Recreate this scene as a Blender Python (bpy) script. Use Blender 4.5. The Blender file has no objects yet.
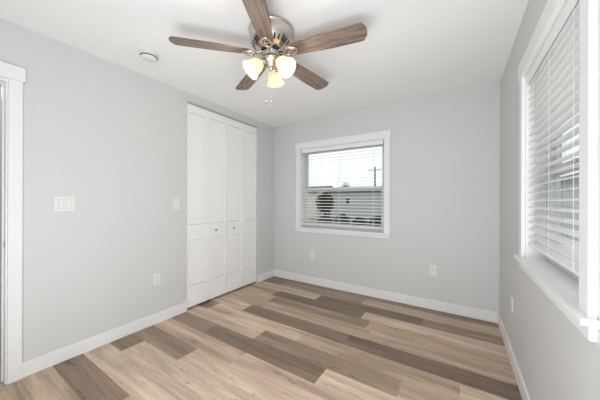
import bpy, bmesh, math, random
from mathutils import Vector, Matrix
PI = math.pi
R = math.radians
random.seed(7)
C = bpy.context.scene.collection
S = bpy.context.scene

# ---------------------------------------------------------------- camera, world, light, exposure
H = 2.44                                   # ceiling height
XL, XR, YB, YF = -2.558, 0.352, 3.2175, -0.45   # the four walls
cam_d = bpy.data.cameras.new('camera')
cam = bpy.data.objects.new('camera', cam_d)
C.objects.link(cam)
cam_d.sensor_width = 36.0
cam_d.lens = 248.447 * 36 / 600
cam_d.shift_y = 0.8 / 600
cam_d.clip_start = 0.02
cam.rotation_mode = 'XYZ'
cam.matrix_world = (Matrix.Translation((0, 0, 1.2355)) @ Matrix.Rotation(R(32.537), 4, 'Z')
                    @ Matrix.Rotation(R(90.022), 4, 'X') @ Matrix.Rotation(R(0.1965), 4, 'Z'))
S.camera = cam

w = bpy.data.worlds.new('overcast_sky')
S.world = w
w.use_nodes = True
bg = w.node_tree.nodes['Background']
bg.inputs['Color'].default_value = (0.97, 0.985, 1.0, 1)
bg.inputs['Strength'].default_value = 1.2

def area(name, loc, rot, sx, sy, power, color=(1, 1, 1), spread=180):
    d = bpy.data.lights.new(name, 'AREA')
    d.shape = 'RECTANGLE'; d.size = sx; d.size_y = sy; d.energy = power; d.color = color
    d.spread = R(spread)
    o = bpy.data.objects.new(name, d); C.objects.link(o)
    o.location = loc; o.rotation_euler = rot
    return o
# two added soft fill lights, out of view behind the camera
area('soft_fill', (-0.20, -0.40, 1.5), (R(92), 0, R(15)), 1.0, 1.2, 16, (0.91, 0.96, 1.0))
area('bounce_fill', (-0.65, -0.36, 0.60), (R(127), 0, R(24)), 1.8, 0.9, 62, (0.91, 0.96, 1.0))

d = bpy.data.lights.new('hallway_fill', 'POINT'); d.energy = 4; d.shadow_soft_size = 0.12; d.color = (1.0, 0.96, 0.9)  # added unseen light that brightens the dark hallway strip
o = bpy.data.objects.new('hallway_fill', d); C.objects.link(o); o.location = (-3.2, 0.2, 2.2)

vs = S.view_settings
S.display_settings.display_device = 'sRGB'
vs.view_transform = 'Standard'
vs.look = 'None'
vs.exposure = 0.02
vs.gamma = 1.0
vs.use_curve_mapping = False
S.cycles.use_denoising = True
S.cycles.max_bounces = 12
S.cycles.diffuse_bounces = 6
S.cycles.transparent_max_bounces = 24
S.cycles.sample_clamp_indirect = 6.0
S.cycles.caustics_reflective = False
S.cycles.caustics_refractive = False

# ---------------------------------------------------------------- helpers
def srgb(r, g, b):
    f = lambda c: (c / 255 / 12.92) if c / 255 <= 0.04045 else ((c / 255 + 0.055) / 1.055) ** 2.4
    return (f(r), f(g), f(b), 1)

def mat(name, col, rough=0.5, metal=0.0, spec=0.5, bump=None, vary=0.0, emit=None):
    """Principled material; bump = (noise scale, strength); vary = slight mottling of the colour."""
    m = bpy.data.materials.new(name); m.use_nodes = True
    nt = m.node_tree; b = nt.nodes['Principled BSDF']
    b.inputs['Base Color'].default_value = col
    b.inputs['Roughness'].default_value = rough
    b.inputs['Metallic'].default_value = metal
    b.inputs['Specular IOR Level'].default_value = spec
    tc = nt.nodes.new('ShaderNodeTexCoord')
    if bump:
        n = nt.nodes.new('ShaderNodeTexNoise'); n.inputs['Scale'].default_value = bump[0]
        n.inputs['Detail'].default_value = 3
        nt.links.new(tc.outputs['Object'], n.inputs['Vector'])
        bp = nt.nodes.new('ShaderNodeBump'); bp.inputs['Strength'].default_value = bump[1]
        bp.inputs['Distance'].default_value = 0.002
        nt.links.new(n.outputs['Fac'], bp.inputs['Height'])
        nt.links.new(bp.outputs['Normal'], b.inputs['Normal'])
    if vary:
        n = nt.nodes.new('ShaderNodeTexNoise'); n.inputs['Scale'].default_value = 6
        n.inputs['Detail'].default_value = 5
        nt.links.new(tc.outputs['Object'], n.inputs['Vector'])
        mx = nt.nodes.new('ShaderNodeMix'); mx.data_type = 'RGBA'
        mx.inputs['A'].default_value = tuple(c * (1 - vary) for c in col[:3]) + (1,)
        mx.inputs['B'].default_value = tuple(min(1, c * (1 + vary)) for c in col[:3]) + (1,)
        nt.links.new(n.outputs['Fac'], mx.inputs['Factor'])
        nt.links.new(mx.outputs['Result'], b.inputs['Base Color'])
    if emit:
        b.inputs['Emission Color'].default_value = emit[0]
        b.inputs['Emission Strength'].default_value = emit[1]
    return m

def glass_mat():
    m = bpy.data.materials.new('window_glass'); m.use_nodes = True
    nt = m.node_tree; nt.nodes.remove(nt.nodes['Principled BSDF'])
    out = nt.nodes['Material Output']
    t = nt.nodes.new('ShaderNodeBsdfTransparent'); t.inputs['Color'].default_value = (0.93, 0.95, 0.94, 1)
    g = nt.nodes.new('ShaderNodeBsdfGlossy'); g.inputs['Roughness'].default_value = 0.02
    fr = nt.nodes.new('ShaderNodeFresnel'); fr.inputs['IOR'].default_value = 1.25
    mx = nt.nodes.new('ShaderNodeMixShader')
    ge = nt.nodes.new('ShaderNodeNewGeometry')
    one = nt.nodes.new('ShaderNodeMath'); one.operation = 'SUBTRACT'; one.inputs[0].default_value = 1
    nt.links.new(ge.outputs['Backfacing'], one.inputs[1])
    mu = nt.nodes.new('ShaderNodeMath'); mu.operation = 'MULTIPLY'
    nt.links.new(fr.outputs['Fac'], mu.inputs[0]); nt.links.new(one.outputs[0], mu.inputs[1])
    nt.links.new(mu.outputs[0], mx.inputs['Fac'])
    nt.links.new(t.outputs[0], mx.inputs[1]); nt.links.new(g.outputs[0], mx.inputs[2])
    nt.links.new(mx.outputs[0], out.inputs['Surface'])
    return m

def shade_mat():
    m = bpy.data.materials.new('frosted_glass'); m.use_nodes = True
    nt = m.node_tree; b = nt.nodes['Principled BSDF']
    b.inputs['Base Color'].default_value = (0.62, 0.55, 0.47, 1)
    b.inputs['Roughness'].default_value = 0.35
    b.inputs['Emission Color'].default_value = (1.0, 0.79, 0.57, 1)
    b.inputs['Emission Strength'].default_value = 0.30
    tr = nt.nodes.new('ShaderNodeBsdfTranslucent'); tr.inputs['Color'].default_value = (0.85, 0.72, 0.56, 1)
    mx = nt.nodes.new('ShaderNodeMixShader'); mx.inputs['Fac'].default_value = 0.45
    nt.links.new(b.outputs[0], mx.inputs[1]); nt.links.new(tr.outputs[0], mx.inputs[2])
    nt.links.new(mx.outputs[0], nt.nodes['Material Output'].inputs['Surface'])
    return m

def wood_blade_mat():
    m = bpy.data.materials.new('weathered_wood'); m.use_nodes = True
    nt = m.node_tree; b = nt.nodes['Principled BSDF']
    tc = nt.nodes.new('ShaderNodeTexCoord')
    mp = nt.nodes.new('ShaderNodeMapping'); mp.inputs['Scale'].default_value = (5, 60, 20)
    nt.links.new(tc.outputs['Object'], mp.inputs['Vector'])
    n = nt.nodes.new('ShaderNodeTexNoise'); n.inputs['Scale'].default_value = 1.0
    n.inputs['Detail'].default_value = 6; n.inputs['Distortion'].default_value = 0.8
    nt.links.new(mp.outputs[0], n.inputs['Vector'])
    cr = nt.nodes.new('ShaderNodeValToRGB')
    e = cr.color_ramp.elements
    e[0].position = 0.3; e[0].color = srgb(92, 76, 68)
    e[1].position = 0.68; e[1].color = srgb(148, 129, 118)
    nt.links.new(n.outputs['Fac'], cr.inputs['Fac'])
    nt.links.new(cr.outputs[0], b.inputs['Base Color'])
    b.inputs['Roughness'].default_value = 0.45
    return m

def floor_mat():
    m = bpy.data.materials.new('vinyl_plank'); m.use_nodes = True
    nt = m.node_tree; L = nt.links; N = nt.nodes; b = N['Principled BSDF']
    uv = N.new('ShaderNodeUVMap'); uv.uv_map = 'UVMap'
    tone = N.new('ShaderNodeVertexColor'); tone.layer_name = 'tone'
    def noise(sc, detail, dist):
        mp = N.new('ShaderNodeMapping'); mp.inputs['Scale'].default_value = sc
        L.new(uv.outputs[0], mp.inputs['Vector'])
        n = N.new('ShaderNodeTexNoise'); n.inputs['Scale'].default_value = 1
        n.inputs['Detail'].default_value = detail; n.inputs['Distortion'].default_value = dist
        L.new(mp.outputs[0], n.inputs['Vector'])
        return n
    def ramp(n, p0, v0, p1, v1):
        r = N.new('ShaderNodeMapRange')
        r.inputs['From Min'].default_value = p0; r.inputs['From Max'].default_value = p1
        r.inputs['To Min'].default_value = v0; r.inputs['To Max'].default_value = v1
        L.new(n.outputs['Fac'], r.inputs['Value'])
        return r
    a = ramp(noise((1.1, 13, 1), 3, 0.6), 0.3, 0.70, 0.7, 1.21)      # broad streaks along the plank
    c = ramp(noise((3.0, 75, 1), 5, 0.9), 0.3, 0.86, 0.7, 1.11)      # fine grain
    k = ramp(noise((5.5, 20, 1), 2, 1.5), 0.27, 0.66, 0.37, 1.0)     # small darker knots
    m1 = N.new('ShaderNodeMath'); m1.operation = 'MULTIPLY'
    L.new(a.outputs[0], m1.inputs[0]); L.new(c.outputs[0], m1.inputs[1])
    m2 = N.new('ShaderNodeMath'); m2.operation = 'MULTIPLY'
    L.new(m1.outputs[0], m2.inputs[0]); L.new(k.outputs[0], m2.inputs[1])
    mx = N.new('ShaderNodeVectorMath'); mx.operation = 'SCALE'
    L.new(tone.outputs['Color'], mx.inputs[0]); L.new(m2.outputs[0], mx.inputs['Scale'])
    L.new(mx.outputs[0], b.inputs['Base Color'])
    b.inputs['Roughness'].default_value = 0.42
    b.inputs['Specular IOR Level'].default_value = 0.35
    bp = N.new('ShaderNodeBump'); bp.inputs['Strength'].default_value = 0.08; bp.inputs['Distance'].default_value = 0.001
    L.new(m2.outputs[0], bp.inputs['Height']); L.new(bp.outputs[0], b.inputs['Normal'])
    return m

M = dict(
    wall=mat('grey_wall_paint', (0.64, 0.645, 0.645, 1), 0.5, spec=0.3, bump=(180, 0.06)),
    ceiling=mat('ceiling_paint', (0.89, 0.89, 0.885, 1), 0.85, spec=0.1, bump=(120, 0.25)),
    trim=mat('white_semigloss', (0.82, 0.82, 0.82, 1), 0.35, spec=0.4),
    door=mat('white_door_paint', (0.89, 0.89, 0.89, 1), 0.35, spec=0.4),
    vinyl=mat('white_vinyl', (0.66, 0.67, 0.67, 1), 0.4),
    slat=mat('white_faux_wood', (0.86, 0.86, 0.855, 1), 0.38),
    cord=mat('white_cord', (0.85, 0.85, 0.84, 1), 0.7),
    plastic=mat('white_plastic', (0.76, 0.76, 0.75, 1), 0.3),
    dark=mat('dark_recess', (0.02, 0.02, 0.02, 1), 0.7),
    bandgrey=mat('dark_grey_vent', (0.12, 0.12, 0.12, 1), 0.6),
    gapshade=mat('gap_shade_grey', (0.58, 0.58, 0.57, 1), 0.5),
    slotgrey=mat('grey_socket_slot', (0.25, 0.25, 0.25, 1), 0.6),
    track=mat('grey_metal_track', (0.48, 0.48, 0.48, 1), 0.5, metal=0.3),
    nickel=mat('brushed_nickel', (0.60, 0.555, 0.50, 1), 0.26, metal=1.0),
    chrome=mat('satin_nickel', (0.60, 0.59, 0.58, 1), 0.3, metal=1.0),
    blade=wood_blade_mat(), shade=shade_mat(), glass=glass_mat(), floor=floor_mat(),
    bulb=mat('lit_bulb', (1, 1, 1, 1), 0.4, emit=((1.0, 0.84, 0.62, 1), 4.0)),
    reflector=mat('pale_reflector', (0.75, 0.75, 0.73, 1), 0.9, vary=0.08),
    grass=mat('mown_grass', (0.25, 0.25, 0.22, 1), 0.9, spec=0.1, vary=0.4),
    beige=mat('beige_stucco', (0.74, 0.67, 0.58, 1), 0.8, vary=0.05),
    greyside=mat('grey_siding', (0.50, 0.525, 0.525, 1), 0.7, vary=0.05),
    roof=mat('grey_shingle', (0.13, 0.13, 0.135, 1), 0.9, vary=0.3),
    darkglass=mat('dark_window_glass', (0.03, 0.035, 0.04, 1), 0.08),
    leaf=mat('dark_foliage', (0.030, 0.045, 0.022, 1), 0.8, vary=0.5),
    bark=mat('tree_bark', (0.10, 0.075, 0.055, 1), 0.9, vary=0.3),
    pole=mat('weathered_pole', (0.18, 0.16, 0.14, 1), 0.9, vary=0.2),
    carpaint=mat('silver_car_paint', (0.60, 0.61, 0.62, 1), 0.25, metal=0.2),
    tyre=mat('black_rubber', (0.02, 0.02, 0.02, 1), 0.8),
)

class MB:
    """Collects shapes into one mesh object."""
    def __init__(s): s.bm = bmesh.new()
    def box(s, x0, x1, y0, y1, z0, z1, mx=None):
        v = [s.bm.verts.new((x, y, z)) for x in (x0, x1) for y in (y0, y1) for z in (z0, z1)]
        for f in ((0, 1, 3, 2), (4, 6, 7, 5), (0, 4, 5, 1), (2, 3, 7, 6), (0, 2, 6, 4), (1, 5, 7, 3)):
            s.bm.faces.new([v[i] for i in f])
        if mx is not None: bmesh.ops.transform(s.bm, matrix=mx, verts=v)
        return s
    def lathe(s, prof, n=32, mx=None, smooth=True, flute=None):
        """prof: (radius, z) from one end to the other; radius 0 closes it."""
        rings = []; allv = []
        for r, z in prof:
            if r < 1e-6:
                q = [s.bm.verts.new((0, 0, z))]
            else:
                q = []
                for i in range(n):
                    a = 2 * PI * i / n
                    k = r * (1 + (flute[0] * math.cos(flute[1] * a) if flute else 0))
                    q.append(s.bm.verts.new((k * math.cos(a), k * math.sin(a), z)))
            rings.append(q); allv += q
        for a, b in zip(rings, rings[1:]):
            if len(a) == 1 and len(b) == 1: continue
            for i in range(n):
                j = (i + 1) % n
                if len(a) == 1: f = s.bm.faces.new((a[0], b[j], b[i]))
                elif len(b) == 1: f = s.bm.faces.new((a[i], a[j], b[0]))
                else: f = s.bm.faces.new((a[i], a[j], b[j], b[i]))
                f.smooth = smooth
        if mx is not None: bmesh.ops.transform(s.bm, matrix=mx, verts=allv)
        return s
    def tube(s, pts, r, n=8, closed=False):
        pts = [Vector(p) for p in pts]; rings = []
        rr = r if isinstance(r, (list, tuple)) else [r] * len(pts)
        prev = None
        for i, p in enumerate(pts):
            if closed: t = pts[(i + 1) % len(pts)] - pts[i - 1]
            else: t = pts[min(i + 1, len(pts) - 1)] - pts[max(i - 1, 0)]
            t.normalize()
            u = prev if prev is not None else (Vector((0, 0, 1)) if abs(t.z) < 0.9 else Vector((1, 0, 0)))
            u = (u - t * u.dot(t)).normalized(); prev = u
            v = t.cross(u)
            rings.append([s.bm.verts.new(p + (u * math.cos(2 * PI * k / n) + v * math.sin(2 * PI * k / n)) * rr[i]) for k in range(n)])
        pairs = list(zip(rings, rings[1:])) + ([(rings[-1], rings[0])] if closed else [])
        for a, b in pairs:
            for k in range(n):
                f = s.bm.faces.new((a[k], a[(k + 1) % n], b[(k + 1) % n], b[k])); f.smooth = True
        if not closed:
            s.bm.faces.new(rings[0][::-1]); s.bm.faces.new(rings[-1])
        return s
    def prism(s, outline, z0, z1, mx=None):
        """outline: (x, y) points, extruded from z0 to z1."""
        a = [s.bm.verts.new((x, y, z0)) for x, y in outline]
        b = [s.bm.verts.new((x, y, z1)) for x, y in outline]
        s.bm.faces.new(a[::-1]); s.bm.faces.new(b); n = len(a)
        for i in range(n): s.bm.faces.new((a[i], a[(i + 1) % n], b[(i + 1) % n], b[i]))
        if mx is not None: bmesh.ops.transform(s.bm, matrix=mx, verts=a + b)
        return s
    def build(s, name, m, parent=None, bevel=0.0, loc=None, rot=None):
        bmesh.ops.recalc_face_normals(s.bm, faces=s.bm.faces[:])
        me = bpy.data.meshes.new(name); s.bm.to_mesh(me); s.bm.free()
        me.materials.append(m)
        o = bpy.data.objects.new(name, me); C.objects.link(o)
        if parent is not None: o.parent = parent
        if loc: o.location = loc
        if rot: o.rotation_euler = rot
        if bevel:
            bv = o.modifiers.new('soft_edges', 'BEVEL'); bv.width = bevel; bv.segments = 2
            bv.limit_method = 'ANGLE'; bv.angle_limit = R(40)
        return o

def tag(o, label, cat=None, group=None, kind=None):
    o['label'] = label
    if cat: o['category'] = cat
    if group: o['group'] = group
    if kind: o['kind'] = kind
    return o

def thing(name, loc, rz=0.0, label='', cat=None, group=None, kind=None):
    o = bpy.data.objects.new(name, None); C.objects.link(o)
    o.empty_display_size = 0.05
    o.location = loc; o.rotation_euler = (0, 0, rz)
    return tag(o, label, cat, group, kind)

def dup(root, loc, rz, label):
    r = root.copy(); C.objects.link(r); r.location = loc; r.rotation_euler = (0, 0, rz); r['label'] = label
    for ch in list(root.children):
        c = ch.copy(); C.objects.link(c); c.parent = r
        for g in list(ch.children):
            d = g.copy(); C.objects.link(d); d.parent = c
    return r

# ---------------------------------------------------------------- the shell
WT = 0.15                                   # wall thickness
HX = -3.75                                  # far wall of the hallway beyond the door

def wall_with_holes(mb, axis, p0, p1, a0, a1, holes, z1=H):
    """Boxes filling [a0,a1] x [0,z1] except the holes (b0,b1,zb,zt); the wall runs along 'x' or 'y', thick p0..p1."""
    def bx(u0, u1, zz0, zz1):
        if u1 - u0 < 1e-5 or zz1 - zz0 < 1e-5: return
        if axis == 'y': mb.box(p0, p1, u0, u1, zz0, zz1)
        else: mb.box(u0, u1, p0, p1, zz0, zz1)
    cur = a0
    for b0, b1, zb, zt in sorted(holes):
        bx(cur, b0, 0, z1); bx(b0, b1, 0, zb); bx(b0, b1, zt, z1); cur = b1
    bx(cur, a1, 0, z1)

# openings
DOOR_Y0, DOOR_Y1, DOOR_T = -0.43, 0.362, 2.05
CL_Y0, CL_Y1, CL_T = 1.660, 2.815, 2.352
BW_X0, BW_X1, BW_Z0, BW_Z1 = -2.045, -0.788, 0.836, 2.025      # back window opening
RW_Y0, RW_Y1, RW_Z0, RW_Z1 = 1.176, 2.062, 0.886, 2.020        # right window opening

m = MB()
wall_with_holes(m, 'y', XL - WT, XL, YF, YB, [(DOOR_Y0, DOOR_Y1, 0, DOOR_T), (CL_Y0, CL_Y1, 0, CL_T)])
m.box(XL - 0.62, XL - 0.60, CL_Y0 - 0.02, CL_Y1 + 0.02, 0, H)             # closet back and sides
m.box(XL - 0.60, XL - WT, CL_Y0 - 0.02, CL_Y0, 0, H)
m.box(XL - 0.60, XL - WT, CL_Y1, CL_Y1 + 0.02, 0, H)
tag(m.build('wall_left', M['wall']), 'grey painted wall with the hallway doorway and the white closet', kind='structure')
m = MB(); wall_with_holes(m, 'x', YB, YB + WT, XL - WT, XR + WT, [(BW_X0, BW_X1, BW_Z0 - 0.022, BW_Z1)])
tag(m.build('wall_back', M['wall']), 'grey painted wall facing the camera, with one window', kind='structure')
m = MB(); wall_with_holes(m, 'y', XR, XR + WT, YF, YB, [(RW_Y0, RW_Y1, RW_Z0 - 0.022, RW_Z1)])
tag(m.build('wall_right', M['wall']), 'grey painted wall close to the camera with the tall blind', kind='structure')
m = MB(); m.box(HX, XR + WT, YF - WT, YF, 0, H)
tag(m.build('wall_front', M['wall']), 'grey painted wall behind the camera', kind='structure')
m = MB(); m.box(HX - WT, HX, YF - WT, 1.35, 0, H); m.box(HX, XL - WT, 1.2, 1.35, 0, H)
tag(m.build('wall_hallway', M['wall']), 'grey hallway wall seen through the door opening', kind='structure')
m = MB(); m.box(HX - WT, XR + WT, YF - WT, YB + WT, H, H + 0.12)
tag(m.build('ceiling', M['ceiling']), 'white lightly textured ceiling', kind='structure')

# floor: every plank a face with its own tone and its own stretch of grain
TONES = {'L': (212, 189, 167), 'l': (193, 170, 147), 'M': (161, 140, 119), 'm': (148, 127, 108), 'd': (140, 120, 102), 'D': (133, 113, 97),
         'P': (204, 178, 157)}
ROWS = {  # row start y -> [(end x, tone), ...] from the left wall
    0.03: [(-1.6, 'M'), (-0.4, 'l'), (9, 'M')],
    0.21: [(-2.2, 'l'), (-0.98, 'L'), (9, 'M')],
    0.39: [(-1.5, 'l'), (-0.28, 'l'), (9, 'M')],
    0.57: [(-1.75, 'm'), (-0.55, 'l'), (9, 'M')],
    0.75: [(-1.36, 'L'), (-0.14, 'l'), (9, 'M')],
    0.93: [(-2.325, 'm'), (-1.105, 'L'), (0.1, 'l'), (9, 'M')],
    1.11: [(-1.83, 'M'), (-0.61, 'L'), (9, 'M')],
    1.29: [(-1.45, 'P'), (-0.24, 'P'), (9, 'L')],
    1.47: [(-2.02, 'M'), (-0.817, 'd'), (0.4, 'L'), (9, 'M')],
    1.65: [(-1.545, 'L'), (-0.325, 'M'), (9, 'P')],
    1.83: [(-2.42, 'd'), (-1.205, 'L'), (0.01, 'l'), (9, 'L')],
    2.01: [(-2.06, 'L'), (-0.84, 'd'), (9, 'D')],
    2.19: [(-1.92, 'l'), (-0.705, 'l'), (9, 'l')],
    2.37: [(-1.98, 'l'), (-0.76, 'M'), (9, 'l')],
    2.55: [(-2.06, 'l'), (-0.867, 'D'), (9, 'L')],
    2.73: [(-1.51, 'L'), (-0.31, 'D'), (9, 'M')],
    2.91: [(-2.2, 'm'), (-0.98, 'M'), (9, 'l')],
    3.09: [(-1.75, 'd'), (-0.53, 'm'), (9, 'd')],
}
bm = bmesh.new()
uvl = bm.loops.layers.uv.new('UVMap'); cl = bm.loops.layers.color.new('tone')
x_min, x_max, y_max = HX - WT, XR + WT, YB + WT
for k in range(-8, 15):
    y0 = round(0.75 + 0.18 * k, 3)
    if y0 + 0.18 < YF - WT: continue
    row = ROWS.get(y0)
    if row is None:
        row, x = [], XL - random.random() * 1.2 + 0.3
        while x < XR + 1.3:
            row.append((x, random.choice('LlMmdPl'))); x += 1.22
        row.append((9, 'M'))
    first = row[0][0] - 1.22
    cells = [(min(x_min, first), max(x_min, first), 'l')] if first > x_min else []
    x = max(first, x_min)
    for e, t in row:
        cells.append((x, e, t)); x = e
    for a, b, t in cells:
        a, b = max(a, x_min), min(b, x_max)
        if b - a < 1e-4: continue
        ya, yb = max(y0, YF - WT), min(y0 + 0.18, y_max)
        vs_ = [bm.verts.new(p) for p in ((a, ya, 0), (b, ya, 0), (b, yb, 0), (a, yb, 0))]
        f = bm.faces.new(vs_)
        ou, ov = random.random() * 90, random.random() * 90
        j = 1 + random.uniform(-0.03, 0.03)
        c = srgb(*TONES[t])
        for lp in f.loops:
            lp[uvl].uv = (lp.vert.co.x + ou, lp.vert.co.y + ov)
            lp[cl] = tuple(min(1, max(0, (q * j))) ** (1 / 2.2) for q in c[:3]) + (1,)
# body of the floor under the planks
zb = -0.05
vs_ = [bm.verts.new(p) for p in ((x_min, YF - WT, zb), (x_max, YF - WT, zb), (x_max, y_max, zb), (x_min, y_max, zb))]
f = bm.faces.new(vs_[::-1])
for lp in f.loops: lp[cl] = (0.4, 0.35, 0.3, 1)
me = bpy.data.meshes.new('floor'); bm.to_mesh(me); bm.free(); me.materials.append(M['floor'])
fl = bpy.data.objects.new('floor', me); C.objects.link(fl)
tag(fl, 'grey and tan wood-look vinyl plank floor', kind='structure')

# baseboards
BH, BT = 0.106, 0.014
def baseboard(name, boxes, label):
    mb = MB()
    for b in boxes: mb.box(*b)
    tag(mb.build(name, M['trim'], bevel=0.003), label, kind='structure')
baseboard('baseboard_left', [(XL, XL + BT, 0.417, CL_Y0, 0, BH), (XL, XL + BT, CL_Y1 + 0.004, YB, 0, BH)], 'white baseboard along the wall with the doorway and closet')
baseboard('baseboard_back', [(XL + BT, XR - BT, YB - BT, YB, 0, BH)], 'white baseboard under the far window')
baseboard('baseboard_right', [(XR - BT, XR, YF, YB, 0, BH)], 'white baseboard under the near window')
baseboard('baseboard_front', [(XL + BT, XR - BT, YF, YF + BT, 0, BH)], 'white baseboard behind the camera')

# ---------------------------------------------------------------- windows (local: x along wall, +y outwards, origin at opening's bottom middle)
def window(name, loc, rz, W, Hh, label, apron):
    t = thing(name, loc, rz, label, kind='structure')
    h = W / 2; cw = 0.070
    for s in (-1, 1):
        a, b = sorted((s * h, s * (h + cw)))
        MB().box(a, b, -0.020, 0, -0.004, Hh).build('casing', M['trim'], t, bevel=0.002)
    MB().box(-h - cw - 0.012, h + cw + 0.012, -0.026, 0, Hh, Hh + 0.095).build('head_casing', M['trim'], t, bevel=0.002)
    MB().box(-h - cw - 0.022, h + cw + 0.022, -0.042, 0, -0.022, 0).box(-h, h, 0, 0.092, -0.022, 0).build('stool', M['trim'], t, bevel=0.003)
    MB().box(-h - cw, h + cw, -0.018, 0, -0.022 - apron, -0.022).build('apron', M['trim'], t, bevel=0.002)
    # jamb liner round the opening
    MB().box(-h, -h + 0.008, 0, WT, 0, Hh).box(h - 0.008, h, 0, WT, 0, Hh).box(-h, h, 0, WT, Hh - 0.008, Hh).build('jamb', M['trim'], t)
    i = h - 0.008
    # outer vinyl frame
    MB().box(-i, -i + 0.022, 0.092, 0.149, 0, Hh - 0.008).box(i - 0.022, i, 0.092, 0.149, 0, Hh - 0.008)\
        .box(-i + 0.022, i - 0.022, 0.092, 0.149, Hh - 0.030, Hh - 0.008).box(-i + 0.022, i - 0.022, 0.092, 0.149, 0, 0.026).build('vinyl_frame', M['vinyl'], t, bevel=0.002)
    zm = 1.405 - loc[2]                        # meeting rail
    s = i - 0.022
    def sash(nm, y0, y1, z0, z1, st, rb, rt):
        q = MB().box(-s, -s + st, y0, y1, z0, z1).box(s - st, s, y0, y1, z0, z1)\
            .box(-s + st, s - st, y0, y1, z0, z0 + rb).box(-s + st, s - st, y0, y1, z1 - rt, z1).build(nm, M['vinyl'], t, bevel=0.003)
        ym = (y0 + y1) / 2
        MB().box(-s + st - 0.004, s - st + 0.004, ym - 0.002, ym + 0.002, z0 + rb - 0.004, z1 - rt + 0.004).build('glass_pane', M['glass'], q)
        return q
    lo = sash('lower_sash', 0.096, 0.120, 0.026, zm + 0.028, 0.036, 0.045, 0.040)
    sash('upper_sash', 0.123, 0.147, zm - 0.018, Hh - 0.030, 0.030, 0.040, 0.034)
    MB().box(-0.03, 0.03, 0.087, 0.097, zm + 0.010, zm + 0.026).build('sash_lock', M['vinyl'], lo, bevel=0.002)
    return t

window('window_1', ((BW_X0 + BW_X1) / 2, YB, BW_Z0), 0, BW_X1 - BW_X0, BW_Z1 - BW_Z0, 'white framed sash window in the wall facing the camera', 0.045)
window('window_2', (XR, (RW_Y0 + RW_Y1) / 2, RW_Z0), -PI / 2, RW_Y1 - RW_Y0, RW_Z1 - RW_Z0, 'white framed sash window close to the camera', 0.050)

def blind(loc, rz, W, top, bottom, label, cords):
    """top, bottom: heights above loc; loc is the opening's bottom middle on the wall face."""
    t = thing('window_blind', loc, rz, label, 'window blind')
    h = W / 2 - 0.012
    MB().box(-h, h, 0.013, 0.062, top - 0.050, top - 0.002).build('headrail', M['vinyl'], t, bevel=0.002)
    MB().box(-h - 0.003, h + 0.003, 0.001, 0.010, top - 0.055, top - 0.002).build('valance', M['slat'], t, bevel=0.003)
    zb = bottom + 0.014
    mb = MB(); tilt = R(8); ym = 0.033
    z = zb + 0.040
    while z < top - 0.058:
        mx = Matrix.Translation((0, ym, z)) @ Matrix.Rotation(tilt, 4, 'X')
        mb.box(-h, h, -0.025, 0.025, -0.0016, 0.0016, mx); z += 0.0440
    mb.build('slats', M['slat'], t)
    MB().box(-h, h, ym - 0.026, ym + 0.026, bottom, zb).build('bottom_rail', M['slat'], t, bevel=0.003)
    for x in cords:
        MB().box(x - 0.0016, x + 0.0016, ym - 0.0272, ym - 0.0262, zb - 0.004, top - 0.05)\
            .box(x - 0.0016, x + 0.0016, ym + 0.0262, ym + 0.0272, zb - 0.004, top - 0.05).build('ladder_cord', M['cord'], t)
    return t
blind(((BW_X0 + BW_X1) / 2, YB, BW_Z0), 0, BW_X1 - BW_X0 - 0.016, BW_Z1 - BW_Z0 - 0.008, 0.046,
      'white slatted blind in the smaller far window, lowered with slats open', (-0.48, 0.0, 0.48))
blind((XR, (RW_Y0 + RW_Y1) / 2, RW_Z0), -PI / 2, RW_Y1 - RW_Y0 - 0.016, RW_Z1 - RW_Z0 - 0.008, 0.085,
      'white slatted blind in the near window beside the camera, seen at a steep slant', (-0.30, 0.0, 0.30))

# ---------------------------------------------------------------- hallway door opening
t = thing('door_1', (XL, 0, 0), 0, 'white cased opening to the hallway at the edge of the picture', kind='structure')
MB().box(0, 0.020, 0.350, 0.417, 0, DOOR_T).build('casing', M['trim'], t, bevel=0.002)
MB().box(0, 0.020, YF, DOOR_Y0 + 0.012, 0, DOOR_T).build('casing', M['trim'], t, bevel=0.002)
MB().box(0, 0.026, YF, 0.429, DOOR_T, DOOR_T + 0.095).build('head_casing', M['trim'], t, bevel=0.002)
MB().box(-WT - 0.005, 0, 0.342, 0.362, 0, DOOR_T).box(-WT - 0.005, 0, DOOR_Y0, DOOR_Y0 + 0.02, 0, DOOR_T)\
    .box(-WT - 0.005, 0, DOOR_Y0 + 0.02, 0.342, DOOR_T - 0.02, DOOR_T).build('jamb', M['trim'], t)
MB().box(-0.078, -0.045, 0.332, 0.342, 0, DOOR_T - 0.02).box(-0.078, -0.045, DOOR_Y0 + 0.02, 0.332, DOOR_T - 0.03, DOOR_T - 0.02).build('door_stop', M['trim'], t, bevel=0.002)
sp = MB(); sp.box(-0.034, 0.000, 0.3390, 0.3422, 0.905, 0.965)
sp = sp.build('strike_plate', M['chrome'], t, bevel=0.0008)
MB().box(-0.026, -0.010, 0.3386, 0.3392, 0.920, 0.950).build('latch_hole', M['dark'], sp)
MB().box(-WT - 0.020, -WT, 0.350, 0.417, 0, DOOR_T).build('casing', M['trim'], t, bevel=0.002)

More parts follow.
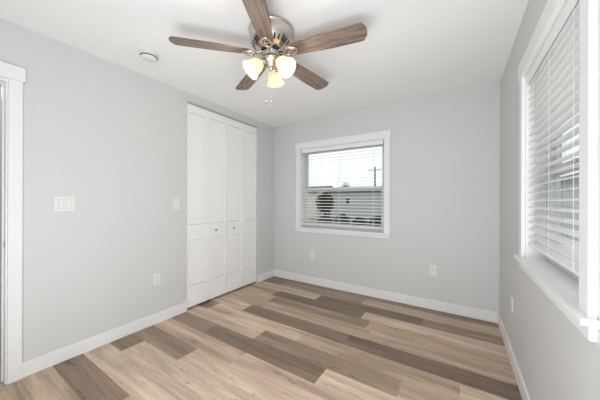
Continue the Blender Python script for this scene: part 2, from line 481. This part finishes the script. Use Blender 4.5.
# ---------------------------------------------------------------- closet bifold doors
LW = (CL_Y1 - CL_Y0 - 0.014) / 4
def leaf(parent, y0):
    """One two-panel leaf standing in the plane x = -0.014 (front) of the parent, from y0 to y0 + LW."""
    x1, x0 = -0.014, -0.048
    z0, z1 = 0.022, CL_T - 0.020
    st = 0.027; y1 = y0 + LW - 0.002; y0 += 0.001
    mb = MB()
    mb.box(x0, x1, y0, y0 + st, z0, z1).box(x0, x1, y1 - st, y1, z0, z1)
    for a, b in ((z0, 0.262), (0.782, 0.958), (z1 - 0.09, z1)): mb.box(x0, x1, y0 + st, y1 - st, a, b)
    for a, b in ((0.262, 0.782), (0.958, z1 - 0.09)):
        mb.box(x0 + 0.002, x1 - 0.028, y0 + st, y1 - st, a, b)
        mb.box(x1 - 0.030, x1 - 0.010, y0 + st + 0.003, y1 - st - 0.003, a + 0.003, b - 0.003)
    return mb.build('door_leaf', M['door'], parent, bevel=0.003)
def bifold(name, y0, knob_y, label):
    t = thing(name, (XL, y0, 0), 0, label, kind='structure')
    leaf(t, 0); leaf(t, LW)
    mx = Matrix.Translation((-0.014, knob_y - y0, 0.868)) @ Matrix.Rotation(PI / 2, 4, 'Y')
    MB().lathe([(0, -0.001), (0.009, 0), (0.008, 0.004), (0.006, 0.010), (0.013, 0.017), (0.0155, 0.022), (0.012, 0.027), (0, 0.029)], 20, mx).build('knob', M['chrome'], t)
    for z in (0.3, 1.2, 2.1):
        MB().lathe([(0, -0.03), (0.004, -0.03), (0.004, 0.03), (0, 0.03)], 10, Matrix.Translation((-0.050, LW, z))).build('hinge', M['chrome'], t)
    return t
bifold('door_2', CL_Y0 + 0.005, 2.060, 'white panelled bifold closet door on the light switch side')
bifold('door_3', CL_Y0 + 0.009 + 2 * LW, 2.352, 'white panelled bifold closet door nearest the room corner')
m = MB(); m.box(XL - 0.045, XL - 0.006, CL_Y0 + 0.002, CL_Y1 - 0.002, CL_T - 0.018, CL_T)
tag(m.build('trim_1', M['track']), 'grey metal track along the top of the closet opening', kind='structure')

# ---------------------------------------------------------------- switches, outlets (local: plate on x = 0 facing +x, y along, z up)
def plate(root, w_, h_=0.118):
    return MB().box(0, 0.006, -w_ / 2, w_ / 2, -h_ / 2, h_ / 2).build('cover_plate', M['plastic'], root, bevel=0.0025)
def rocker(root, y):
    MB().box(0.004, 0.0068, y - 0.0175, y + 0.0175, -0.0345, 0.0345).build('bezel', M['gapshade'], root, bevel=0.0008)  # grey colour paints in the shadow gap round the rocker
    mx = Matrix.Translation((0.0068, y, 0)) @ Matrix.Rotation(R(4), 4, 'Y')
    MB().box(-0.003, 0.0030, -0.0150, 0.0150, -0.0315, 0.0315, mx).build('rocker', M['plastic'], root, bevel=0.0012)
t = thing('light_switch', (XL, 0.638, 1.205), 0, 'white double rocker light switch beside the hallway doorway', 'light switch')
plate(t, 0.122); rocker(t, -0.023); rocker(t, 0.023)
t = thing('light_switch', (XL, 1.535, 1.200), 0, 'white single rocker light switch beside the closet doors', 'light switch')
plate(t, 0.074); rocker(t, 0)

def slots(mb, y, z, f=1.0):
    mb.box(0.0062, 0.0088, y - 0.0065, y - 0.0043, z - 0.0015, z + 0.0075).box(0.0062, 0.0088, y + 0.0043, y + 0.0065, z - 0.0005, z + 0.0065)
    mb.box(0.0062, 0.0088, y - 0.002, y + 0.002, z - 0.0095, z - 0.0055)
def outlet_square(loc, rz, label):
    t = thing('wall_outlet', loc, rz, label, 'wall outlet', 'wall outlets')
    plate(t, 0.074)
    rc = MB().box(0.004, 0.0085, -0.0165, 0.0165, -0.0335, 0.0335).build('receptacle', M['plastic'], t, bevel=0.0012)
    mb = MB(); slots(mb, 0, 0.019); slots(mb, 0, -0.017)
    mb.build('slots', M['slotgrey'], rc)
    return t
def outlet_duplex(loc, rz, label):
    t = thing('wall_outlet', loc, rz, label, 'wall outlet', 'wall outlets')
    plate(t, 0.074)
    for z in (0.0195, -0.0195):
        o = [(0.0168 * math.cos(a) * 1.0, max(-0.0135, min(0.0135, 0.0172 * math.sin(a)))) for a in [2 * PI * k / 28 for k in range(28)]]
        mx = Matrix.Translation((0.004, 0, z)) @ Matrix(((0, 0, 1, 0), (1, 0, 0, 0), (0, 1, 0, 0), (0, 0, 0, 1)))
        rc = MB().prism(o, 0, 0.0045, mx).build('receptacle', M['plastic'], t, bevel=0.0006)
        mb = MB(); slots(mb, 0, z + 0.001); mb.build('slots', M['slotgrey'], rc)
    MB().lathe([(0, 0), (0.003, 0), (0.0025, 0.0015), (0, 0.002)], 12, Matrix.Translation((0.006, 0, 0)) @ Matrix.Rotation(PI / 2, 4, 'Y')).build('screw', M['chrome'], t)
    return t
oq = outlet_square((XL, 1.332, 0.447), 0, 'white outlet low on the wall between hallway doorway and closet')
dup(oq, (-1.827, YB, 0.442), -PI / 2, 'white outlet under the far window')
od = outlet_duplex((-0.242, YB, 0.446), -PI / 2, 'white two-socket outlet on the far wall, right of the window')
dup(od, (XR, 2.495, 0.449), PI, 'white outlet under the near window, seen almost edge on')

# ---------------------------------------------------------------- smoke detector
t = thing('smoke_detector', (-2.137, 1.045, H), 0, 'round white smoke detector on the ceiling, left of the fan', 'smoke detector')
MB().lathe([(0, 0), (0.068, 0), (0.068, -0.010), (0.064, -0.013), (0, -0.013)], 40).build('base', M['plastic'], t)
MB().lathe([(0, -0.012), (0.060, -0.013), (0.064, -0.026), (0.063, -0.034), (0.058, -0.044), (0.046, -0.052), (0.020, -0.054), (0, -0.054)], 40).build('cover', M['plastic'], t)
MB().lathe([(0.0605, -0.0420), (0.0622, -0.0400), (0.0640, -0.0345), (0.0635, -0.0320)], 40).build('vent_band', M['bandgrey'], t)
MB().lathe([(0, -0.053), (0.010, -0.053), (0.009, -0.056), (0, -0.0565)], 16, Matrix.Translation((0.018, 0, 0))).build('test_button', M['plastic'], t)

# ---------------------------------------------------------------- ceiling fan
FX, FY = -1.122, 1.374
ZB = 2.272
fan = thing('ceiling_fan', (FX, FY, H), 0, 'brushed nickel ceiling fan with five grey-brown wood blades and three lit lamps', 'ceiling fan')
dz = lambda z: z - H
MB().lathe([(0, dz(2.44)), (0.156, dz(2.44)), (0.160, dz(2.436)), (0.160, dz(2.427)), (0.155, dz(2.422)), (0.153, dz(2.415)), (0.151, dz(2.385)),
            (0.147, dz(2.362)), (0.138, dz(2.345)), (0.106, dz(2.312)), (0.092, dz(2.306)), (0.088, dz(2.300)), (0, dz(2.300))], 64).build('motor_housing', M['nickel'], fan)
mb = MB()
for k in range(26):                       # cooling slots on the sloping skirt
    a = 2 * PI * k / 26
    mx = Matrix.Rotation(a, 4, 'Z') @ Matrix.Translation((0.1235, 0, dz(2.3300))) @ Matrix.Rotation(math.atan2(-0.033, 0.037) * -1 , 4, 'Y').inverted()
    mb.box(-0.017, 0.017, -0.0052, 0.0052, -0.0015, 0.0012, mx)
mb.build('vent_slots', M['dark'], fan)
MB().lathe([(0, dz(2.3005)), (0.074, dz(2.3005)), (0.074, dz(2.284)), (0, dz(2.284))], 40).build('flywheel', M['dark'], fan)
MB().lathe([(0, dz(2.286)), (0.056, dz(2.286)), (0.061, dz(2.282)), (0.061, dz(2.276)), (0.057, dz(2.272)), (0.056, dz(2.244)), (0.061, dz(2.240)), (0.060, dz(2.232)),
            (0.052, dz(2.222)), (0.044, dz(2.212)), (0.038, dz(2.206)), (0.034, dz(2.190)), (0.020, dz(2.178)), (0.010, dz(2.170)), (0.007, dz(2.160)), (0, dz(2.157))], 40).build('switch_housing', M['nickel'], fan)

def blade_outline():
    r0, r1 = 0.140, 0.656
    pts_t, n = [], 26
    for i in range(n + 1):
        u = i / n
        x = r0 + (r1 - r0) * u
        hw = 0.045 + 0.022 * math.sin(min(1, u / 0.72) * PI / 2)
        if u < 0.06: hw *= math.sqrt(max(0.05, 1 - ((0.06 - u) / 0.06) ** 2)) * 0.35 + 0.65
        e = (1 - u) * (r1 - r0)
        rc = 0.032
        if e < rc: hw = hw - rc + math.sqrt(max(0, rc ** 2 - (rc - e) ** 2))
        pts_t.append((x, hw))
    tip_l = [(r1 + 0.006 * (1 - (y / 0.04) ** 2), y) for y in (0.024, 0.0, -0.024)]
    return [(x, hw) for x, hw in pts_t] + tip_l + [(x, -hw) for x, hw in reversed(pts_t)]
PITCH = R(-12)
for k in range(5):
    az = R(226.26 - 72 * k)
    rot = Matrix.Rotation(az, 4, 'Z')
    b = MB().prism(blade_outline(), -0.003, 0.003).build('blade', M['blade'], fan, bevel=0.0012)
    b.matrix_basis = rot @ Matrix.Translation((0, 0, dz(ZB))) @ Matrix.Rotation(PITCH, 4, 'X')
    ir = MB()
    ring = [(0.152 + 0.046 * math.cos(a), 0.031 * math.sin(a) * (1 - 0.25 * math.cos(a)), -0.008) for a in [2 * PI * q / 28 for q in range(28)]]
    ir.tube(ring, 0.0088, 8, closed=True)
    inner = [(0.158 + 0.019 * math.cos(a), 0.012 * math.sin(a), -0.008) for a in [2 * PI * q / 18 for q in range(18)]]
    ir.tube(inner, 0.004, 8, closed=True)
    for s in (-1, 1):
        ir.tube([(0.050, 0.012 * s, 0.010), (0.072, 0.017 * s, 0.008), (0.095, 0.010 * s, 0.000), (0.115, 0.012 * s, -0.006)], [0.008, 0.007, 0.006, 0.006], 8)
        ir.lathe([(0, -0.017), (0.0045, -0.016), (0.0045, -0.006), (0, -0.006)], 12, Matrix.Translation((0.172, 0.024 * s, 0)))
    io = ir.build('blade_iron', M['nickel'], fan)
    io.matrix_basis = rot @ Matrix.Translation((0, 0, dz(ZB))) @ Matrix.Rotation(PITCH * 0.8, 4, 'X')

# the light kit: three arms, sockets, bell shades, bulbs
for az_deg in (115, 235, 355):
    az = R(az_deg)
    rot = Matrix.Rotation(az, 4, 'Z')
    ax_t = R(46)
    neck = Vector((0.070, 0, dz(2.207)))
    d = Vector((math.sin(ax_t), 0, -math.cos(ax_t)))
    arm = MB().tube([(0.020, 0, dz(2.199)), (0.038, 0, dz(2.214)), (0.052, 0, dz(2.224)), tuple(neck - d * 0.016)], [0.009, 0.008, 0.008, 0.009], 10)
    fr = Matrix.Translation(neck) @ Matrix.Rotation(PI - ax_t, 4, 'Y')
    arm.lathe([(0, -0.022), (0.012, -0.022), (0.020, -0.014), (0.027, -0.004), (0.031, 0.006), (0.031, 0.012), (0.026, 0.013), (0, 0.012)], 24, fr)
    ao = arm.build('lamp_arm', M['nickel'], fan); ao.matrix_basis = rot
    prof = [(0.026, 0.002), (0.029, 0.010), (0.039, 0.022), (0.046, 0.040), (0.050, 0.060), (0.054, 0.082), (0.061, 0.100), (0.069, 0.112),
            (0.0675, 0.1125), (0.059, 0.099), (0.052, 0.082), (0.048, 0.060), (0.044, 0.040), (0.037, 0.023), (0.027, 0.011), (0.024, 0.002)]
    sh = MB().lathe(prof, 48, fr, flute=(0.012, 12)).build('lamp_shade', M['shade'], fan); sh.matrix_basis = rot
    bl = MB().lathe([(0, 0.012), (0.012, 0.012), (0.013, 0.030), (0.020, 0.046), (0.024, 0.062), (0.020, 0.078), (0.010, 0.086), (0, 0.088)], 24, fr).build('bulb', M['bulb'], fan)
    bl.matrix_basis = rot
    p = rot @ (neck + d * 0.112)
    ld = bpy.data.lights.new('bulb_light', 'POINT'); ld.energy = 2.8; ld.color = (1.0, 0.88, 0.74); ld.shadow_soft_size = 0.03
    lo = bpy.data.objects.new('bulb_light', ld); C.objects.link(lo); lo.parent = fan; lo.location = p
rv, fv = Vector((0.843, 0.538, 0)), Vector((-0.538, 0.843, 0))
for a, b, z1 in ((-0.036, -0.010, 1.922), (0.002, -0.045, 1.905)):
    p = rv * a + fv * b
    q = p.normalized() * 0.054
    ch = MB().tube([(q.x, q.y, dz(2.245)), (p.x, p.y, dz(2.225)), (p.x, p.y, dz(z1 + 0.02))], 0.0005, 6)
    ch.lathe([(0, dz(z1 + 0.022)), (0.0030, dz(z1 + 0.020)), (0.0055, dz(z1 + 0.006)), (0.0045, dz(z1 - 0.006)), (0, dz(z1 - 0.010))], 14, Matrix.Translation((p.x, p.y, 0)))
    ch.build('pull_chain', M['nickel'], fan)

# ---------------------------------------------------------------- outside
GZ = -0.70
m = MB(); m.box(-60, 40, YB + WT + 0.3, 90, GZ - 0.2, GZ); m.box(XR + WT + 0.3, 40, -20, YB + WT + 0.3, GZ - 0.2, GZ)
tag(m.build('ground', M['grass']), 'grass yard outside the windows', kind='structure')

m = MB(); m.box(XR + WT + 0.3, 4.0, -6, 16, GZ, GZ + 0.03)  # added pale slab, throws light up onto the near blind's slats
tag(m.build('bounce_slab', M['reflector']), 'added pale slab bouncing daylight up to the near blind', kind='structure')

def house(loc, w_, d_, eave, ridge, wallm, label, wins, along='x'):
    """A box house with a gable roof; wins: (x centre, z centre, width, height) on the wall facing the room."""
    t = thing('house', loc, 0, label, 'house')
    mb = MB(); mb.box(0, w_, 0, d_, 0, eave)
    if along == 'x':
        for x in (0.0, w_ - 0.1):
            mb.prism([(0, eave), (d_, eave), (d_ / 2, ridge - 0.1)], 0, 0.1, Matrix.Translation((x, 0, 0)) @ Matrix(((0, 0, 1, 0), (1, 0, 0, 0), (0, 1, 0, 0), (0, 0, 0, 1))))
        sec = [(-0.4, eave - 0.10), (d_ / 2, ridge), (d_ + 0.4, eave - 0.10), (d_ + 0.4, eave + 0.02), (d_ / 2, ridge + 0.15), (-0.4, eave + 0.02)]
        mx = Matrix.Translation((-0.3, 0, 0)) @ Matrix(((0, 0, 1, 0), (1, 0, 0, 0), (0, 1, 0, 0), (0, 0, 0, 1)))
        rf = MB().prism(sec, 0, w_ + 0.6, mx)
    else:
        for y in (0.0, d_ - 0.1):
            mb.prism([(0, eave), (w_, eave), (w_ / 2, ridge - 0.1)], -0.1, 0, Matrix.Translation((0, y, 0)) @ Matrix(((1, 0, 0, 0), (0, 0, -1, 0), (0, 1, 0, 0), (0, 0, 0, 1))))
        sec = [(-0.4, eave - 0.12), (w_ / 2, ridge), (w_ + 0.4, eave - 0.12), (w_ + 0.4, eave + 0.02), (w_ / 2, ridge + 0.15), (-0.4, eave + 0.02)]
        mx = Matrix.Translation((0, -0.4, 0)) @ Matrix(((1, 0, 0, 0), (0, 0, -1, 0), (0, 1, 0, 0), (0, 0, 0, 1)))
        rf = MB().prism(sec, -d_ - 0.8, 0, mx)
    mb.build('wall', wallm, t)
    rf.build('roof', M['roof'], t)
    for x, z, ww, hh in wins:
        fr = MB().box(x - ww / 2 - 0.07, x + ww / 2 + 0.07, -0.05, 0, z - hh / 2 - 0.07, z + hh / 2 + 0.07).build('window', M['trim'], t)
        MB().box(x - ww / 2, x + ww / 2, -0.06, -0.04, z - hh / 2, z + hh / 2).build('pane', M['darkglass'], fr)
    return t
house((-22.5, 26.0, GZ), 8.2, 7.0, 3.05, 3.75, M['beige'], 'beige house beyond the far window, at its left edge', [(6.9, 1.75, 0.35, 0.6), (2.5, 1.8, 1.0, 1.1)])
house((-13.4, 28.0, GZ), 11.0, 6.0, 3.10, 3.65, M['greyside'], 'long grey house across the yard, behind the far window', [(2.3, 1.95, 0.5, 0.6)])
house((4.2, 17.0, GZ), 8.0, 9.0, 2.9, 4.2, M['greyside'], 'grey house with a sloping roof seen past the near blind', [(2.0, 1.7, 1.0, 1.1)], 'y')

def tree(loc, h, r, n, label, seed):
    rnd = random.Random(seed)
    t = thing('tree', loc, 0, label, 'tree')
    tr = MB().tube([(0, 0, 0), (0.05, 0, h * 0.35), (0, 0.04, h * 0.75)], [0.16, 0.12, 0.06], 10)
    for k in range(6):
        a = k * 2.4
        tr.tube([(0.02, 0, h * (0.3 + 0.06 * k)), (r * 0.6 * math.cos(a), r * 0.6 * math.sin(a), h * (0.5 + 0.06 * k))], [0.05, 0.02], 6)
    tr.build('trunk', M['bark'], t)
    bm = bmesh.new()
    for _ in range(n):
        th, ph = rnd.uniform(0, 2 * PI), math.acos(rnd.uniform(-1, 1))
        q = rnd.random() ** 0.4
        c = Vector((r * q * math.sin(ph) * math.cos(th), r * q * math.sin(ph) * math.sin(th), h * 0.62 + h * 0.38 * q * math.cos(ph)))
        s = rnd.uniform(0.10, 0.22)
        e = Matrix.Rotation(rnd.uniform(0, 6.28), 3, 'Z') @ Matrix.Rotation(rnd.uniform(-1, 1), 3, 'X')
        f = bm.faces.new([bm.verts.new(c + e @ Vector(v)) for v in ((-s, 0, 0), (0, -s * 0.45, 0), (s, 0, 0.04), (0, s * 0.45, 0))])
    me = bpy.data.meshes.new('crown'); bm.to_mesh(me); bm.free(); me.materials.append(M['leaf'])
    o = bpy.data.objects.new('crown', me); C.objects.link(o); o.parent = t
    return t
def at(u, y):
    """A point at depth y seen in the direction of picture column u."""
    q = (u - 300) / 248.447
    s = y / (0.843 + 0.538 * q)
    return s * (-0.538 + 0.843 * q), y
x, y = at(325, 22); tree((x, y, GZ), 2.8, 0.85, 1500, 'dark bushy tree between the beige and grey houses', 3)
x, y = at(345, 37); tree((x, y, GZ), 4.9, 1.1, 900, 'tree crown rising over the roof of the long grey house', 4)
x, y = at(306, 37); tree((x, y, GZ), 4.7, 0.9, 900, 'tree crown rising behind the beige house roof', 5)

def utility_pole(loc, h, label):
    t = thing('utility_pole', loc, 0, label, 'utility pole')
    MB().tube([(0, 0, 0), (0, 0, h)], [0.15, 0.10], 12).build('post', M['pole'], t)
    MB().box(-0.9, 0.9, -0.14, -0.04, h - 0.55, h - 0.43).build('crossarm', M['pole'], t)
    for s in (-0.8, 0.8):
        MB().lathe([(0, h - 0.43), (0.04, h - 0.43), (0.05, h - 0.36), (0.02, h - 0.28), (0, h - 0.28)], 10, Matrix.Translation((s, -0.09, 0))).build('insulator', M['plastic'], t)
x, y = at(375, 36); utility_pole((x, y, GZ), 6.9, 'wooden utility pole above the long grey house')

def shrub(loc, r, h, n, label, seed):
    rnd = random.Random(seed)
    t = thing('shrub', loc, 0, label, 'shrub', 'shrubs in the yard')
    mb = MB()
    for k in range(5):
        a = k * 1.3
        mb.tube([(0, 0, 0), (r * 0.5 * math.cos(a), r * 0.5 * math.sin(a), h * 0.6)], [0.03, 0.012], 6)
    mb.build('stem', M['bark'], t)
    bm = bmesh.new()
    for _ in range(n):
        th, ph = rnd.uniform(0, 2 * PI), math.acos(rnd.uniform(-1, 1))
        q = rnd.random() ** 0.35
        c = Vector((r * q * math.sin(ph) * math.cos(th), r * q * math.sin(ph) * math.sin(th), h * 0.5 + h * 0.48 * q * math.cos(ph)))
        sz = rnd.uniform(0.06, 0.13)
        e = Matrix.Rotation(rnd.uniform(0, 6.28), 3, 'Z') @ Matrix.Rotation(rnd.uniform(-1, 1), 3, 'X')
        bm.faces.new([bm.verts.new(c + e @ Vector(v)) for v in ((-sz, 0, 0), (0, -sz * 0.45, 0), (sz, 0, 0.03), (0, sz * 0.45, 0))])
    me = bpy.data.meshes.new('foliage'); bm.to_mesh(me); bm.free(); me.materials.append(M['leaf'])
    o = bpy.data.objects.new('foliage', me); C.objects.link(o); o.parent = t
    return t
for i, (u, yy, r, h) in enumerate(((325, 14.0, 0.47, 1.05), (342, 14.9, 0.50, 1.15), (360, 14.0, 0.47, 1.0), (378, 14.9, 0.50, 1.1))):
    x, y = at(u, yy)
    shrub((x, y, GZ), r, h, 1300, ('low dark shrub in front of the bushy tree, nearest the beige house', 'low dark shrub second from the beige house in the yard row', 'low dark shrub third from the beige house in the yard row', 'low dark shrub at the row end under the utility pole')[i], 20 + i)
